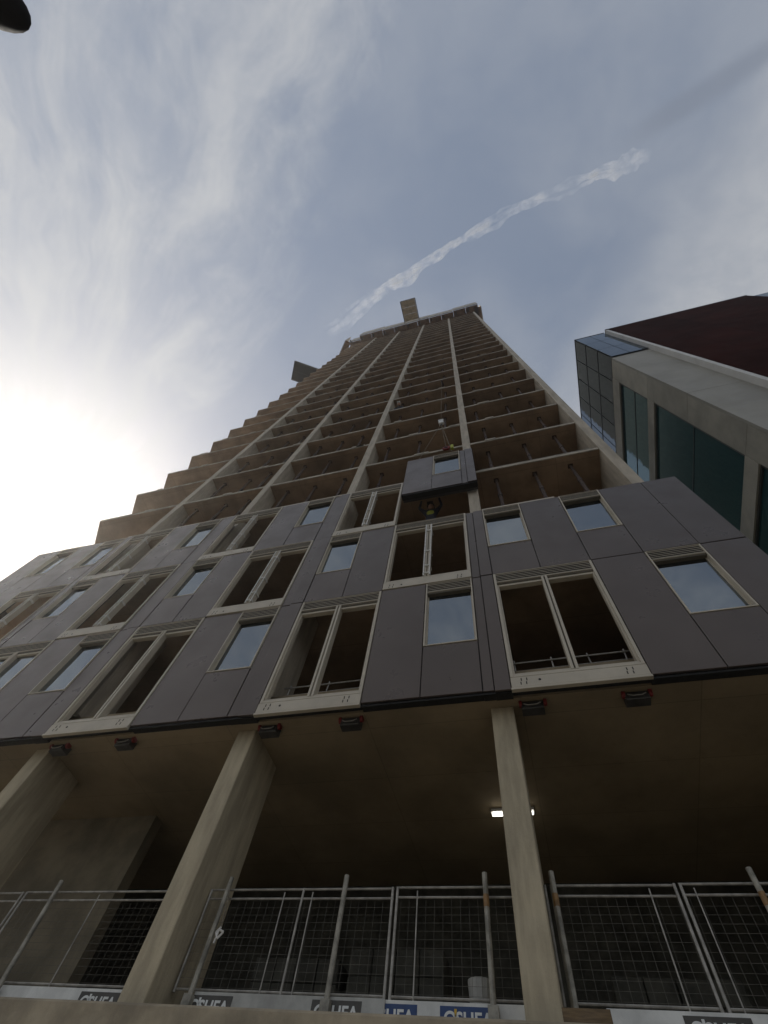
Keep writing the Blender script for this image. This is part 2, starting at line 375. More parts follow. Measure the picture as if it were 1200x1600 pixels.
def big_window(parent, x0, x1, z0, z1, y=FY, wrapped=False, glazed=False, lip=False):
    w, h = round(x1-x0, 3), round(z1-z0, 3)
    jw, dp = .085, .13; s = .20 if lip else .25
    def fr():
        mb = MB(); c = w/2
        mb.box((.008, -.012, s), (jw-.03, dp, h-.008), 0, ch=.004); mb.box((w-jw+.03, -.012, s), (w-.008, dp, h-.008), 0, ch=.004)
        mb.box((jw-.03, .03, s+.10), (jw, dp, h-.40), 0); mb.box((w-jw, .03, s+.10), (w-jw+.03, dp, h-.40), 0)
        mb.box((jw-.03, -.01, s), (w-jw+.03, dp, s+.045), 0, ch=.004); mb.box((jw-.03, .02, s+.055), (w-jw+.03, dp, s+.10), 0, ch=.004)
        mb.box((jw-.03, .012, h-.345), (w-jw+.03, dp, h-.305), 1); mb.box((jw-.03, .03, h-.40), (w-jw+.03, dp, h-.345), 0)
        mb.box((jw-.03, -.01, h-.022), (w-jw+.03, .09, h-.008), 0); mb.box((jw-.03, -.008, h-.305), (w-jw+.03, .09, h-.292), 0)
        return mb.mesh('window', [M['frame'], M['framedark']])
    o = link('window', shared(('bw', w, h, s), fr), (x0, y, z0), parent)
    def mul():
        mb = MB(); c = w/2
        for a, b in ((-.055, -.012), (.012, .055)):
            mb.box((c+a, -.014, s+.045), (c+b, dp, h-.305), 0, ch=.004)
        mb.box((c-.012, .03, s+.045), (c+.012, dp, h-.305), 1)
        return mb.mesh('mullion', [M['frame'], M['framedark']])
    link('mullion', shared(('mu', w, h, s), mul), (x0, y, z0), o)
    link('louvre', shared(('lv', round(w-.1, 3)), lambda: louvre_mesh(w-.114, .262)), (x0+.057, y, z0+h-.288), o)
    def beam():
        mb = MB(); zb = -.055 if lip else .012
        mb.box((.006, -.02, .0+(.012 if not lip else -.004)), (w-.006, .033, s-.012), 0, ch=.004); mb.box((.006, .036, -.002), (w-.006, .15, s-.012), 1)
        if lip: mb.box((-.002, -.035, zb), (w+.002, .03, -.014), 0, ch=.004)
        for bx in ((.14, .22, w-.30, w-.22)):
            for k in (0, 1):
                mb.box((bx+k*.012, -.0235, .035+k*.07), (bx+.014+k*.012, -.0205, .085+k*.07), 1)
        mb.tube((.42, -.0235, .10), (.42, -.0205, .10), .02, 8, 1)
        return mb.mesh('sill_beam', [M['frame'], M['panelback']])
    link('sill_beam', shared(('sb', w, s, lip), beam), (x0, y, z0), o)
    if wrapped:
        def wr():
            mb = MB(); c = w/2
            for zz, t in ((s+.12, .05), (s+.42, .05), (s+1.05, .05), (s+2.05, .06)):
                mb.box((c-.082, -.045, zz), (c+.082, .13, zz+t), 0, ch=.015)
            mb.tube((c-.066, -.03, s+.05), (c-.07, -.03, h-.34), .016, 6); mb.tube((c+.066, -.035, s+.05), (c+.068, -.03, h-.34), .013, 6)
            return mb.mesh('protective_wrap', M['wrap'])
        link('protective_wrap', shared(('wr', w, h, s), wr), (x0, y, z0), o)
    if glazed:
        for k in (0, 1):
            xa = jw+.001 if k == 0 else w/2+.056; xb = w/2-.056 if k == 0 else w-jw-.001
            part('pane', o, MB().box((xa, .09, s+.101), (xb, .10, h-.401)), M['glass'], (x0, y, z0))
    return o
def fill(parent, row, segs, **kw):
    z0 = ROWZ[row]; z1 = z0+ROWH
    for x0, x1, t in segs:
        if t == 'P': panel(parent, x0, x1, z0, z1)
        elif t == 'S':
            panel(parent, x0, x1, z0, z0+1.115); small_window(parent, x0, x1, z0+1.115, z1)
        elif t[0] == 'B': big_window(parent, x0, x1, z0, z1, wrapped=row > 0, glazed='g' in t, lip=row == 0)
def cover(parent, row, x0, x1, frac=.42):
    z0 = ROWZ[row]; z1 = z0+ROWH; xm = x0+(x1-x0)*frac
    panel(parent, x0, xm, z0, z1, FY+.012, 'cover_panel'); panel(parent, xm, x1, z0-(.03 if row == 0 else 0), z1, FY-.012, 'cover_panel')
A = [-.10, .85, 1.80, 2.75, 3.72, 4.50]
fill(tower, 0, [(A[0], A[2], 'B'), (A[2], A[3], 'P'), (A[3], A[4], 'S'), (A[4], A[5], 'P')])
fill(tower, 1, [(A[0], A[1], 'S'), (A[1], A[2], 'P'), (A[2], A[3], 'S'), (A[3], A[4], 'P'), (A[4], A[5], 'P')])
for k in range(3):
    s = -4.26*k
    b = [-4.25+s, -3.34+s, -2.43+s, -1.475+s, -.52+s]
    fill(tower, 0, [(b[0], b[2], 'Bg' if k == 2 else 'B'), (b[2], b[3], 'P'), (b[3], b[4], 'S')])
    fill(tower, 1, [(b[0], b[1], 'S'), (b[1], b[2], 'P'), (b[2], b[4], 'B')])
    fill(tower, 2, [(b[0], b[2], 'B')] + ([(b[2], b[3], 'P'), (b[3], b[4], 'S')] if k else []))
    for row in range(3):
        if not (k == 0 and row == 2): cover(tower, row, b[4], (A[0] if k == 0 else -4.25+s+4.26))
E_ = [-17.1, -16.0, -15.05, -14.05, -13.05]
fill(tower, 0, [(E_[0], E_[1], 'P'), (E_[1], E_[2], 'S'), (E_[2], E_[3], 'P'), (E_[3], E_[4], 'S')])
fill(tower, 1, [(E_[0], E_[1], 'P'), (E_[1], E_[2], 'P'), (E_[2], E_[4], 'B')])
fill(tower, 2, [(E_[0], E_[1], 'P'), (E_[1], E_[2], 'S'), (E_[2], E_[3], 'P'), (E_[3], E_[4], 'S')])
for row in range(3): cover(tower, row, E_[4], -12.77, .5)
# returns round the two ends of the cladding
for x0, rows in ((4.5-.2, 2), (-17.1, 3)):
    for r in range(rows):
        part('return_panel', tower, MB().box((x0+.001, FY+.205, ROWZ[r]+.007), (x0+.199, FY+1.2, ROWZ[r]+ROWH-.007)), M['panel'])
# bottom flashing and capping rails
part('flashing', tower, MB().box((-17.1, FY+.035, 5.19), (4.5, FY+.10, 5.222)), M['panelback'])
for x0, x1, z in ((-.1, 1.72, ROWZ[2]), (-4.25, -2.43, ROWZ[3]), (-8.5, -4.26, ROWZ[3]), (-13.05, -8.52, ROWZ[3])):
    part('capping_rail', tower, MB().box((x0, FY+.0, z+.0), (x1, FY+.2, z+.07), ch=.006), M['frame'])
# slab brackets under the cladding
def bracket(x):
    mb = MB().box((-.16, 0, -.13), (.16, .16, 0), ch=.012)
    mb.box((-.11, -.02, -.10), (.11, .01, -.03))
    o = link('panel_bracket', shared('bracket', lambda: mb.mesh('panel_bracket', M['darkmetal'])), (x, CY-.10, 5.246), tower)
    for sx in (-.19, .165):
        link('end_cap', shared('bcap', lambda: MB().tube((0, .05, 0), (.045, .05, 0), .055, 10).mesh('end_cap', M['red'])), (x+sx, CY-.12, 5.225), o)
    link('clip_wire', shared('bwire', lambda: MB().path([(-.12, -.015, -.02), (-.06, -.03, -.06), (.06, -.03, -.055), (.12, -.015, -.015)], .008).mesh('clip_wire', M['steel'])), (x, CY-.11, 5.2), o)
for k in range(5):
    s = -4.26*k
    for x in (.15, 1.58): bracket(x+s)
# lifting eyes, edge brackets on the slab edges higher up
for n in range(3, 16):
    for b in range(-1, 4):
        for q in range(3 if b < 0 else 2):
            if random.random() < .5:
                x = -13.0+4.25*b+random.uniform(.3, 3.6); L = random.uniform(.25, .6)
                part('edge_bracket', tower, MB().box((x, CY-.06, slab_z(n)-.03), (x+L, CY-.031, slab_z(n)+.125)), M['edge'])
# low edge rails on the open and glazed floors
def low_rail(x0, x1, n, tag):
    z = slab_z(n)+.07; mb = MB(); y = CY+.05
    mb.tube((x0, y, z+.22), (x1, y, z+.24), .014, 6); mb.tube((x0, y+.05, z+.09), (x1, y+.03, z+.11), .011, 6)
    x = x0+.1
    while x < x1:
        mb.tube((x, y+.02, z), (x+random.uniform(-.02, .02), y+.02, z+.30), .013, 6); x += random.uniform(.5, .8)
    o = part('guard_rail', tower, mb, M['steel'])
low_rail(.05, 3.7, 3, 0); low_rail(.05, 3.7, 4, 0); low_rail(-.1, 3.7, 0, 0); low_rail(-4.2, -.5, 0, 0); low_rail(-4.2, -.5, 5, 0)
# loose odds and ends along the two near edges
mb = MB()
for n in (3, 4):
    for i in range(9):
        x = 2.2+random.random()*1.5 if i < 5 else random.uniform(.2, 2.2); z = slab_z(n)+.07
        mb.box((x, CY+.0, z), (x+random.uniform(.04, .2), CY+.08, z+random.uniform(.03, .12)))
o = part('edge_fittings', tower, mb, M['steel']); o['kind'] = 'stuff'

# --- crown: walkway and screens round the top
crown = thing('climbing_screen', 'pale protection screen and brown walkway wrapped round the top of the tower', 'screen', (-6.5, 5., 86.0))
xs = [-17.75+i*(22.5/11) for i in range(12)]
for i in range(11):
    x0, x1 = xs[i]+.02, xs[i+1]-.02; dy = random.uniform(-.10, .10); dz = random.uniform(-.25, .25)
    if i == 0: dy += .5; dz -= .6
    part('walkway_board', crown, MB().box((x0, 4.96+dy, 86.0), (x1, 6.5, 86.12)), M['ply'])
    part('screen_panel', crown, MB().box((x0, 4.80+dy, 86.1), (x1, 4.92+dy, 91.3+dz), ch=.02), M['screen'])
    part('hanger', crown, MB().box((x0+.3, 5.1, 85.6), (x0+.45, 5.6, 85.99)), M['darkmetal'])
for i in range(4):
    y0 = 5.3+i*2.0
    part('walkway_board', crown, MB().box((4.1, y0+.02, 86.0), (5.15, y0+1.98, 86.12)), M['ply'])
    part('screen_panel', crown, MB().box((5.16, y0+.02, 86.1), (5.28, y0+1.98, 90.6)), M['screen'])
for i in range(4):
    u = Vector((-.661, .751, 0)); v = Vector((-.751, -.661, 0)); a = Vector((-17.55, 5.6, 86.0))+u*(i*2.0+.02)
    def qb(p0, du, dv, h):
        p = [p0, p0+du, p0+du+dv, p0+dv]; return MB().add(p+[q+Vector((0, 0, h)) for q in p], [(0,1,2,3),(7,6,5,4),(0,4,5,1),(1,5,6,2),(2,6,7,3),(3,7,4,0)])
    part('walkway_board', crown, qb(a, u*1.96, v*.9, .12), M['ply'])
    part('screen_panel', crown, qb(a+v*.92, u*1.96, v*.1, 5.2+random.uniform(-.3, .3)), M['screen'])
lp = thing('loading_platform', 'tan loading platform jutting out from the screen at the top', 'platform', (-6.5, 4.8, 88.))
for i in range(3):
    part('deck_board', lp, MB().box((-7.68, 1.45+i*1.1, 88.0), (-5.25, 2.53+i*1.1, 88.10)), M['tan'])
for x in (-7.78, -5.22):
    part('side_beam', lp, MB().box((x, 1.4, 87.95), (x+.10, 6.2, 88.35)), M['darkmetal'])
part('end_rail', lp, MB().box((-7.66, 1.36, 88.0), (-5.24, 1.44, 88.5)), M['darkmetal'])
np_ = thing('loading_platform', 'dark navy platform jutting out from the left edge of the tower', 'platform', (-17.5, 6.5, 59.9))
A_, B_, C_ = Vector((-19.84, 4.34, 60.)), Vector((-20.96, 6.26, 60.)), Vector((-17.19, 6.02, 60.))
ex = (C_-A_).normalized(); ey = (B_-A_).normalized()
def quadbox(a, u, v, h):
    p = [a, a+u, a+u+v, a+v]; vs = p+[q+Vector((0, 0, h)) for q in p]
    return MB().add(vs, [(0,3,2,1),(4,5,6,7),(0,1,5,4),(1,2,6,5),(2,3,7,6),(3,0,4,7)])
for i in range(2):
    part('deck_board', np_, quadbox(A_+ey*(.02+i*1.11), ex*5.4, ey*1.09, .12), M['navy'])
part('side_beam', np_, quadbox(A_-ey*.1, ex*5.4, ey*.1, .3), M['darkmetal']); part('side_beam', np_, quadbox(A_+ey*2.24, ex*5.4, ey*.1, .3), M['darkmetal'])

# ------------------------------------------------------------------ steel props on the open floors
BAYS = [('right-hand', -.13, 3.76), ('second from right', -4.38, -.43), ('middle', -8.62, -4.68), ('second from left', -12.87, -8.92), ('left-hand end', -17.2, -13.17)]
ORD = ['lowest', 'second', 'third', 'fourth', 'fifth', 'sixth', 'seventh', 'eighth', 'ninth', 'tenth', 'eleventh', 'twelfth']
def prop_mesh():
    mb = MB().tube((0, 0, 0), (0, 0, 1.7), .06, 8); mb.tube((0, 0, 1.6), (0, 0, 2.85), .050, 8)
    mb.box((-.07, -.07, 0), (.07, .07, .012)); mb.box((-.08, -.08, 2.84), (.08, .08, 2.856)); mb.tube((0, 0, 1.55), (0, 0, 1.72), .075, 8)
    return mb.mesh('steel_prop', M['prop'])
pm = prop_mesh(); PROPY = 6.28
for f in range(12):
    n = 2+f
    for bi, (bn, xa, xb) in enumerate(BAYS):
        for k, fr in enumerate((.16, .50, .80)):
            if bi == 4 or (bi and n == 2): continue
            x = xa+(xb-xa)*fr+random.uniform(-.12, .12)
            if bi == 1 and k == 2 and n in (2, 4): continue
            thing('steel_prop', '%s brown steel prop of the %s bay, %s open floor above the cladding' % (('left', 'middle', 'right')[k], bn, ORD[f if bi == 0 else f-1]), 'prop',
                  (x, PROPY+random.uniform(-.05, .08), slab_z(n)+.073), 'steel props under the slabs', pm)

# ------------------------------------------------------------------ hanging facade unit, hoist and crane
ux, uz, uy = -2.43, 13.29, FY
unit = thing('facade_unit', 'dark facade unit with one small window hanging above a gap in the cladding', 'facade panel', (-1.27, uy, uz))
panel(unit, ux, -1.48, uz, uz+3.02); panel(unit, -1.48, -.535, uz, uz+1.12); small_window(unit, -1.48, -.535, uz+1.12, uz+3.02)
panel(unit, -.535, -.36, uz, uz+3.02, FY+.012, 'cover_panel'); panel(unit, -.36, -.09, uz, uz+3.02, FY-.012, 'cover_panel')
for za in (uz-.03, uz+2.88): part('frame_rail', unit, MB().box((ux+.02, uy+.205, za), (-.10, uy+.29, za+.13)), M['darkmetal'])
part('bottom_channel', unit, MB().box((ux+.01, uy+.03, uz-.06), (-.10, uy+.2, uz-.002)), M['panelback'])
hook = Vector((-1.23, 5.62, 20.75))
sl = thing('lifting_sling', 'two-legged lifting sling running from the white hook to the hanging unit', 'sling', tuple(hook))
for k, x in enumerate((-2.2, -.75)): part('sling_leg', sl, MB().tube(hook, (x, uy+.24, uz+3.05), .010, 6), M['rope'])
hk = thing('hook_block', 'white hook block hanging above the facade unit on a thin rope', 'hook', tuple(hook))
part('block', hk, MB().box((-.10, -.07, .05), (.10, .07, .48), ch=.03), M['white'], hook)
part('sheave', hk, MB().tube((-.12, 0, .42), (.12, 0, .42), .10, 12), M['white'], hook)
part('hook', hk, MB().path([(0, 0, .06), (0, 0, -.08), (.05, 0, -.14), (.03, 0, -.2), (-.04, 0, -.18)], .02), M['darkmetal'], hook)
part('rope', hk, MB().tube((0, 0, .5), (0, 0, 9.9), .007, 5), M['rope'], hook)
cr = thing('floor_crane', 'small dark red crane reaching over the slab edge above the hook', 'crane', (-1.2, 6.8, slab_z(8)+.07))
cz = slab_z(8)+.073
part('body', cr, MB().box((-1.55, 6.5, cz+.15), (-.85, 7.6, cz+.75), ch=.03), M['prop'])
part('mast', cr, MB().box((-1.32, 6.7, cz+.75), (-1.08, 6.95, cz+1.5)), M['prop'])
part('boom', cr, MB().tube((-1.2, 6.85, cz+1.35), (-1.23, 5.60, cz+.95), .06, 8), M['prop'])
for sx in (-1.62, -.9):
    part('track', cr, MB().box((sx, 6.4, cz), (sx+.14, 7.7, cz+.18)), M['black'])

# ------------------------------------------------------------------ people
def person(label, base, joints, edges, radii, top, helmet_m, head):
    p = thing('person', label, 'person', tuple(base))
    me = bpy.data.meshes.new('body'); me.from_pydata(joints, edges, []); me.materials.append(top)
    o = link('body', me, tuple(base), p)
    md = o.modifiers.new('Skin', 'SKIN')
    for i, r in enumerate(radii): me.skin_vertices[0].data[i].radius = (r, r)
    me.skin_vertices[0].data[0].use_root = True
    md2 = o.modifiers.new('Sub', 'SUBSURF'); md2.levels = 2; md2.render_levels = 2
    h = Vector(head)
    mb = MB().ball(h, .105, 14, 10, 0, .88, 1., 1.15); mb.ball(h+Vector((0, -.11, -.015)), .02, 6, 5); mb.ball(h+Vector((-.095, 0, -.01)), .022, 6, 5); mb.ball(h+Vector((.095, 0, -.01)), .022, 6, 5)
    part('head', p, mb, M['skin'], tuple(base), True)
    mb = MB().ball(h+Vector((0, 0, .03)), .135, 16, 8, 0, .95, 1.08, 1.0, 0, math.pi/2)
    mb.box((h.x-.10, h.y-.19, h.z+.025), (h.x+.10, h.y-.08, h.z+.045))
    part('helmet', p, mb, helmet_m, tuple(base), True)
    return p
def stand(lean=0., arms='down'):
    # 0 pelvis 1 waist 2 chest 3 neck 4/5 shoulders 6/7 elbows 8/9 wrists 10/11 hips 12/13 knees 14/15 ankles 16/17 toes
    ly = -lean
    J = [(0, 0, .95), (0, ly*.35, 1.12), (0, ly*.8, 1.33), (0, ly*1.05, 1.50)]
    J += [(-.20, ly*.9, 1.43), (.20, ly*.9, 1.43)]
    if arms == 'up': J += [(-.36, ly-.10, 1.58), (.36, ly-.10, 1.58), (-.30, ly-.16, 1.84), (.30, ly-.16, 1.84), (-.29, ly-.18, 1.95), (.29, ly-.18, 1.95)]
    elif arms == 'out': J += [(-.30, ly-.16, 1.22), (.30, ly-.16, 1.24), (-.24, ly-.38, 1.12), (.24, ly-.38, 1.16), (-.23, ly-.48, 1.10), (.23, ly-.48, 1.14)]
    J += [(-.10, 0, .90), (.10, 0, .90), (-.13, -.02, .50), (.13, -.02, .50), (-.14, .02, .08), (.14, .02, .08), (-.15, -.14, .04), (.15, -.14, .04)]
    Ed = [(0, 1), (1, 2), (2, 3), (2, 4), (2, 5), (4, 6), (5, 7), (6, 8), (7, 9), (8, 10), (9, 11), (0, 12), (0, 13), (12, 14), (13, 15), (14, 16), (15, 17), (16, 18), (17, 19)]
    Rr = [.145, .135, .155, .06, .075, .075, .05, .05, .036, .036, .04, .04, .095, .095, .062, .062, .045, .045, .04, .04]
    return J, Ed, Rr, (0, ly*1.2-.02, 1.68)
def kneel():
    J = [(0, .16, .47), (0, .02, .63), (0, -.16, .80), (0, -.30, .93), (-.19, -.22, .87), (.19, -.22, .87),
         (-.25, -.30, .58), (.25, -.30, .58), (-.22, -.30, .32), (.22, -.30, .32), (-.21, -.33, .22), (.21, -.33, .22),
         (-.10, .16, .44), (.10, .16, .44), (-.13, -.12, .10), (.13, -.12, .10), (-.13, .30, .09), (.13, .30, .09), (-.13, .40, .05), (.13, .40, .05)]
    return J, Ed, Rr, (0, -.40, 1.08)
J, Ed, Rr, hd = stand(.05, 'up')
w3 = person('worker in yellow vest with raised arms in the gap under the hanging unit', (-1.66, 6.35, slab_z(2)+.07), J, Ed, Rr, M['trousers'], M['darkmetal'], hd)
J1, Ed, Rr, hd1 = kneel()
w1 = person('worker in a white helmet and orange vest kneeling at the edge of an upper floor', (-3.85, 6.27, slab_z(7)+.07), J1, Ed, Rr, M['trousers'], M['white'], hd1)
def vest(p, pts, base, mm):
    me = bpy.data.meshes.new('vest'); me.from_pydata(pts, [(0, 1), (1, 2)], []); me.materials.append(mm)
    o = link('vest', me, tuple(base), p); o.modifiers.new('Skin', 'SKIN')
    for i, r in enumerate((.165, .165, .185)): me.skin_vertices[0].data[i].radius = (r, r*.9)
    me.skin_vertices[0].data[0].use_root = True
    m2 = o.modifiers.new('Sub', 'SUBSURF'); m2.levels = 2; m2.render_levels = 2
vest(w3, [(0, 0, 1.0), (0, -.02, 1.16), (0, -.045, 1.36)], w3.location, M['hivis'])
vest(w1, J1[:3], w1.location, M['orange'])
# red pulley and yellow hook on the rigging over the hanging unit
pc = Vector((-1.0, 5.56, 17.02))
pu = thing('pulley', 'small red pulley with a yellow hook just above the hanging unit', 'pulley', tuple(pc))
ring = []
mb = MB()
for i in range(16):
    a, b = 2*math.pi*i/16, 2*math.pi*(i+1)/16
    mb.tube(pc+Vector((.11*math.cos(a), 0, .11*math.sin(a))), pc+Vector((.11*math.cos(b), 0, .11*math.sin(b))), .05, 8)
part('wheel', pu, mb, M['red'], (0, 0, 0), True)
part('axle', pu, MB().tube(pc+Vector((0, -.05, 0)), pc+Vector((0, .05, 0)), .07, 12), M['black'])
part('hook', pu, MB().box(pc+Vector((.15, -.05, -.16)), pc+Vector((.27, .06, .20)), ch=.02), M['hivis'])
part('hanger', pu, MB().tube(pc+Vector((0, .02, 0)), hook, .008, 6), M['rope'])

# ------------------------------------------------------------------ barrier on the podium edge
BY = 6.30
def gpost(x, label, band=True, lean=0.):
    p = thing('guard_post', label, 'post', (x, BY-.04, PODZ), 'guard posts on the podium edge')
    part('pole', p, MB().tube((x+lean, BY-.09, PODZ), (x, BY-.07, 3.20), .030, 10), M['post'])
    part('base_plate', p, MB().box((x-.07, BY-.12, PODZ), (x+.07, BY+.02, PODZ+.014)).box((x-.05, BY-.13, PODZ+.014), (x+.05, BY-.055, PODZ+.30)), M['post'])
    if band: part('yellow_band', p, MB().tube((x+lean*.2, BY-.0745, 2.86), (x+lean*.15, BY-.0730, 2.98), .032, 10), M['postband'])
gpost(-6.80, 'dark leaning guard post in front of the pale ground-floor wall', False, .1)
gpost(-4.07, 'guard post with a cord hanging from it beside the left column', False)
gpost(-2.47, 'plain guard post midway between the two tall concrete columns', False)
gpost(-.77, 'guard post with a yellow band just left of the right column')
gpost(-.02, 'guard post with a rusty band just right of the right column')
gpost(1.98, 'guard post with a rusty band in the bottom right corner')
def barrier(x0, x1, label, bars, dense):
    t = thing('mesh_barrier', label, 'barrier', ((x0+x1)/2, BY, 2.02), 'mesh barriers along the podium edge')
    y = BY+.01
    for za, zb in ((3.10, 3.09), (3.00, 2.99), (2.13, 2.13)):
        part('rail', t, MB().tube((x0, y, za), (x1, y, zb), .013, 8), M['steel'])
    for x, r in [(x0+.015, .016), (x1-.015, .016)]+bars:
        part('upright', t, MB().tube((x, y-.01, 2.10), (x, y-.01, 3.10 if r > .012 else 3.06), r, 8), M['steel'])
    ms = MB(); x = x0+.06; hh = .0015
    while x < x1-.03: ms.tube((x, y+.012, 2.13), (x, y+.012, 3.0), hh, 4); x += .10
    z = 2.16
    while z < 2.98: ms.tube((x0, y+.016, z), (x1, y+.016, z), hh, 4); z += .075
    o = part('wire_mesh', t, ms, M['wire']); o['kind'] = 'stuff'
barrier(-9.9, -7.42, 'mesh barrier at the far left end of the podium edge', [], 0)
barrier(-7.38, -4.42, 'mesh barrier in front of the pale ground-floor wall', [(-6.08, .008)], 0)
barrier(-4.36, -1.87, 'mesh barrier just right of the left concrete column', [(-3.04, .014), (-3.29, .008), (-2.91, .008)], 1)
barrier(-1.84, -.10, 'mesh barrier running behind the right concrete column', [(-1.58, .008)], 1)
barrier(-.06, 1.235, 'mesh barrier just right of the right concrete column', [(.96, .008)], 1)
barrier(1.265, 4.0, 'mesh barrier at the right edge of the podium', [(1.40, .007), (2.6, .008)], 1)
# toe boards printed with the contractor's name
def toe_board(x0, x1, label, m, logos, lm, y=BY-.02):
    t = thing('toe_board', label, 'board', ((x0+x1)/2, y, PODZ), 'printed toe boards along the podium edge',
              MB().box((x0-(x0+x1)/2, 0, .002), (x1-(x0+x1)/2, .03, 2.10-PODZ), ch=.004).mesh('toe_board', m))
    for lx in logos:
        lw, zt, hgt = .54, 2.070, .19
        part('logo_plate', t, MB().box((lx, y-.004, zt-hgt), (lx+lw, y-.0005, zt)), lm)
        def word(txt, x, mm, size=.155, z=zt-.145, nm='lettering'):
            cu = bpy.data.curves.new('lettering', 'FONT'); cu.body = txt; cu.size = size; cu.extrude = .0012; cu.offset = .004; cu.materials.append(mm)
            tmp = bpy.data.objects.new('lettering', cu); col.objects.link(tmp)
            dg = bpy.context.evaluated_depsgraph_get(); me = bpy.data.meshes.new_from_object(tmp.evaluated_get(dg))
            bpy.data.objects.remove(tmp); bpy.data.curves.remove(cu)
            me.transform(Matrix.Rotation(R(90), 4, 'X'))
            return link(nm, me, (x, y-.0065, z), t)
        word('O', lx+.035, M['lettering']); word('SHEA', lx+.155, M['lettering'], .150)
        word("'", lx+.135, M['yellow'] if lm == M['blue'] else M['lettering'], .19, zt-.16)
toe_board(-9.9, -4.42, 'long dull white toe board left of the left column', M['whiteboard'], [-5.55, -7.3], M['greylogo'])
toe_board(-4.05, -1.86, 'dull grey toe board with a grey logo between the columns', M['greyboard'], [-4.10, -2.64], M['greylogo'], BY-.045)
toe_board(-2.2, -.38, 'clean white toe board with blue logos left of the right column', M['whiteboard'], [-2.07, -1.30], M['blue'])
toe_board(.25, 4.1, 'white toe board with dark logos right of the right column', M['whiteboard'], [.88, 1.55, 2.6], M['greylogo'])
cd = thing('hanging_cord', 'pale knotted cord hanging from a guard post beside the left column', 'cord', (-4.0, BY-.1, 3.1))
part('strand', cd, MB().path([(-4.04, BY-.09, 3.12), (-4.0, BY-.10, 2.95), (-3.97, BY-.10, 2.72), (-3.96, BY-.10, 2.60)], .006), M['rope'])
part('knot', cd, MB().path([(-3.96, BY-.1, 2.66), (-4.0, BY-.11, 2.60), (-3.96, BY-.11, 2.54), (-3.91, BY-.1, 2.61), (-3.97, BY-.11, 2.63), (-3.99, BY-.1, 2.50)], .012), M['wrap'])
thing('timber_block', 'brown timber offcut lying at the foot of the right column', 'timber', (.04, 5.65, PODZ), None,
      MB().box((-.17, -.09, .003), (.21, .12, .10), ch=.006).mesh('timber_block', M['timber']))
# things stored in the dark behind the barrier
def stack(x0, x1, z1, y, label, nb, rows):
    t = thing('block_stack', label, 'pallet', ((x0+x1)/2, y, PODZ))
    pb = MB()
    for i in range(3): pb.box((x0+.02, y+.1+i*.35, PODZ+.003), (x1-.02, y+.2+i*.35, PODZ+.1))
    for i in range(5): pb.box((x0, y+i*.24, PODZ+.102), (x1, y+i*.24+.12, PODZ+.125))
    part('pallet', t, pb, M['timber'])
    zb = PODZ+.128; hh = (z1-zb)/rows; w = (x1-x0)/nb
    for r in range(rows):
        for i in range(nb):
            j = random.uniform(0, .02)
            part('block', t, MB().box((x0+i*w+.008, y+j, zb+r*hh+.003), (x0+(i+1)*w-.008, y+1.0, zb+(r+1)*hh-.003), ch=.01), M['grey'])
stack(-4.75, -3.35, 3.35, 8.7, 'tall grey block stack on a pallet behind the middle barrier, left one', 4, 5)
stack(-3.2, -1.75, 3.48, 8.7, 'tall grey block stack on a pallet behind the middle barrier, right one', 4, 5)
stack(.5, 2.1, 3.30, 8.9, 'grey block stack on a pallet behind the right-hand barrier', 4, 5)
bk = thing('bucket', 'small grey bucket behind the barrier left of the right column', 'bucket', (-.98, 6.9, PODZ))
part('pail', bk, MB().tube((-.98, 6.9, PODZ+.40), (-.98, 6.9, PODZ+.72), .11, 14, 0, .14), M['greyboard'])
part('stand', bk, MB().box((-1.2, 6.7, PODZ+.003), (-.76, 7.1, PODZ+.398)), M['grey'])
lt = thing('batten_light', 'lit white batten light on the ground-floor ceiling behind the right column', 'light', (-.49, 8.35, 5.24))
part('body', lt, MB().box((-.84, 8.28, 5.20), (-.12, 8.42, 5.246)), M['white'])
part('tube', lt, MB().tube((-.82, 8.33, 5.17), (-.14, 8.33, 5.17), .026, 10), M['lamp'])

# ------------------------------------------------------------------ office building on the right
rb = thing('office_building', 'office building with teal glass, pale cladding and a dark red wall', 'building', (11., 8.3, GZ))
X0, Y0 = 11.0, 8.35
part('core', rb, MB().box((X0+.3, Y0+.3, GZ), (34, 42, 48.3)), M['frame2'])
zj = [GZ, 4.7, 10.0, 15.3, 20.6, 25.95, 31.3, 38.15]
for a, b in zip(zj, zj[1:]):
    part('cladding_panel', rb, MB().box((X0, Y0+.01, a+.012), (X0+.25, 9.74, b-.012)), M['rbconcrete'])
for a, b in ((GZ, 10), (10, 25.95), (25.95, 38.15)):
    part('front_panel', rb, MB().box((X0+.0, Y0-.14, a+.012), (13.62, Y0, b-.012)), M['rbsmooth'])
wz = [(36.6, 38.15), (30.3, 31.3), (19.62, 20.6), (8.9, 9.9), (GZ, 0.)]
for a, b in wz: part('spandrel', rb, MB().box((X0-.02, 9.745, a), (X0+.25, 42, b)), M['rbconcrete'])
for a, b in ((31.3, 36.6), (20.6, 30.3), (9.9, 19.62), (0., 8.9)):
    f = part('window', rb, MB().box((X0+.06, 9.75, b-.12), (X0+.2, 42, b)).box((X0+.06, 9.75, a), (X0+.2, 42, a+.10)).box((X0+.06, 9.75, a+.1), (X0+.2, 9.87, b-.12)), M['frame2'])
    y = 9.88
    while y < 41:
        part('pane', f, MB().box((X0+.13, y, a+.1), (X0+.15, y+4.9, b-.12)), M['teal']); y += 4.92
    zm = (a+b)/2
    part('transom', f, MB().box((X0+.10, 9.88, zm-.03), (X0+.16, 42, zm+.03)), M['frame2'])
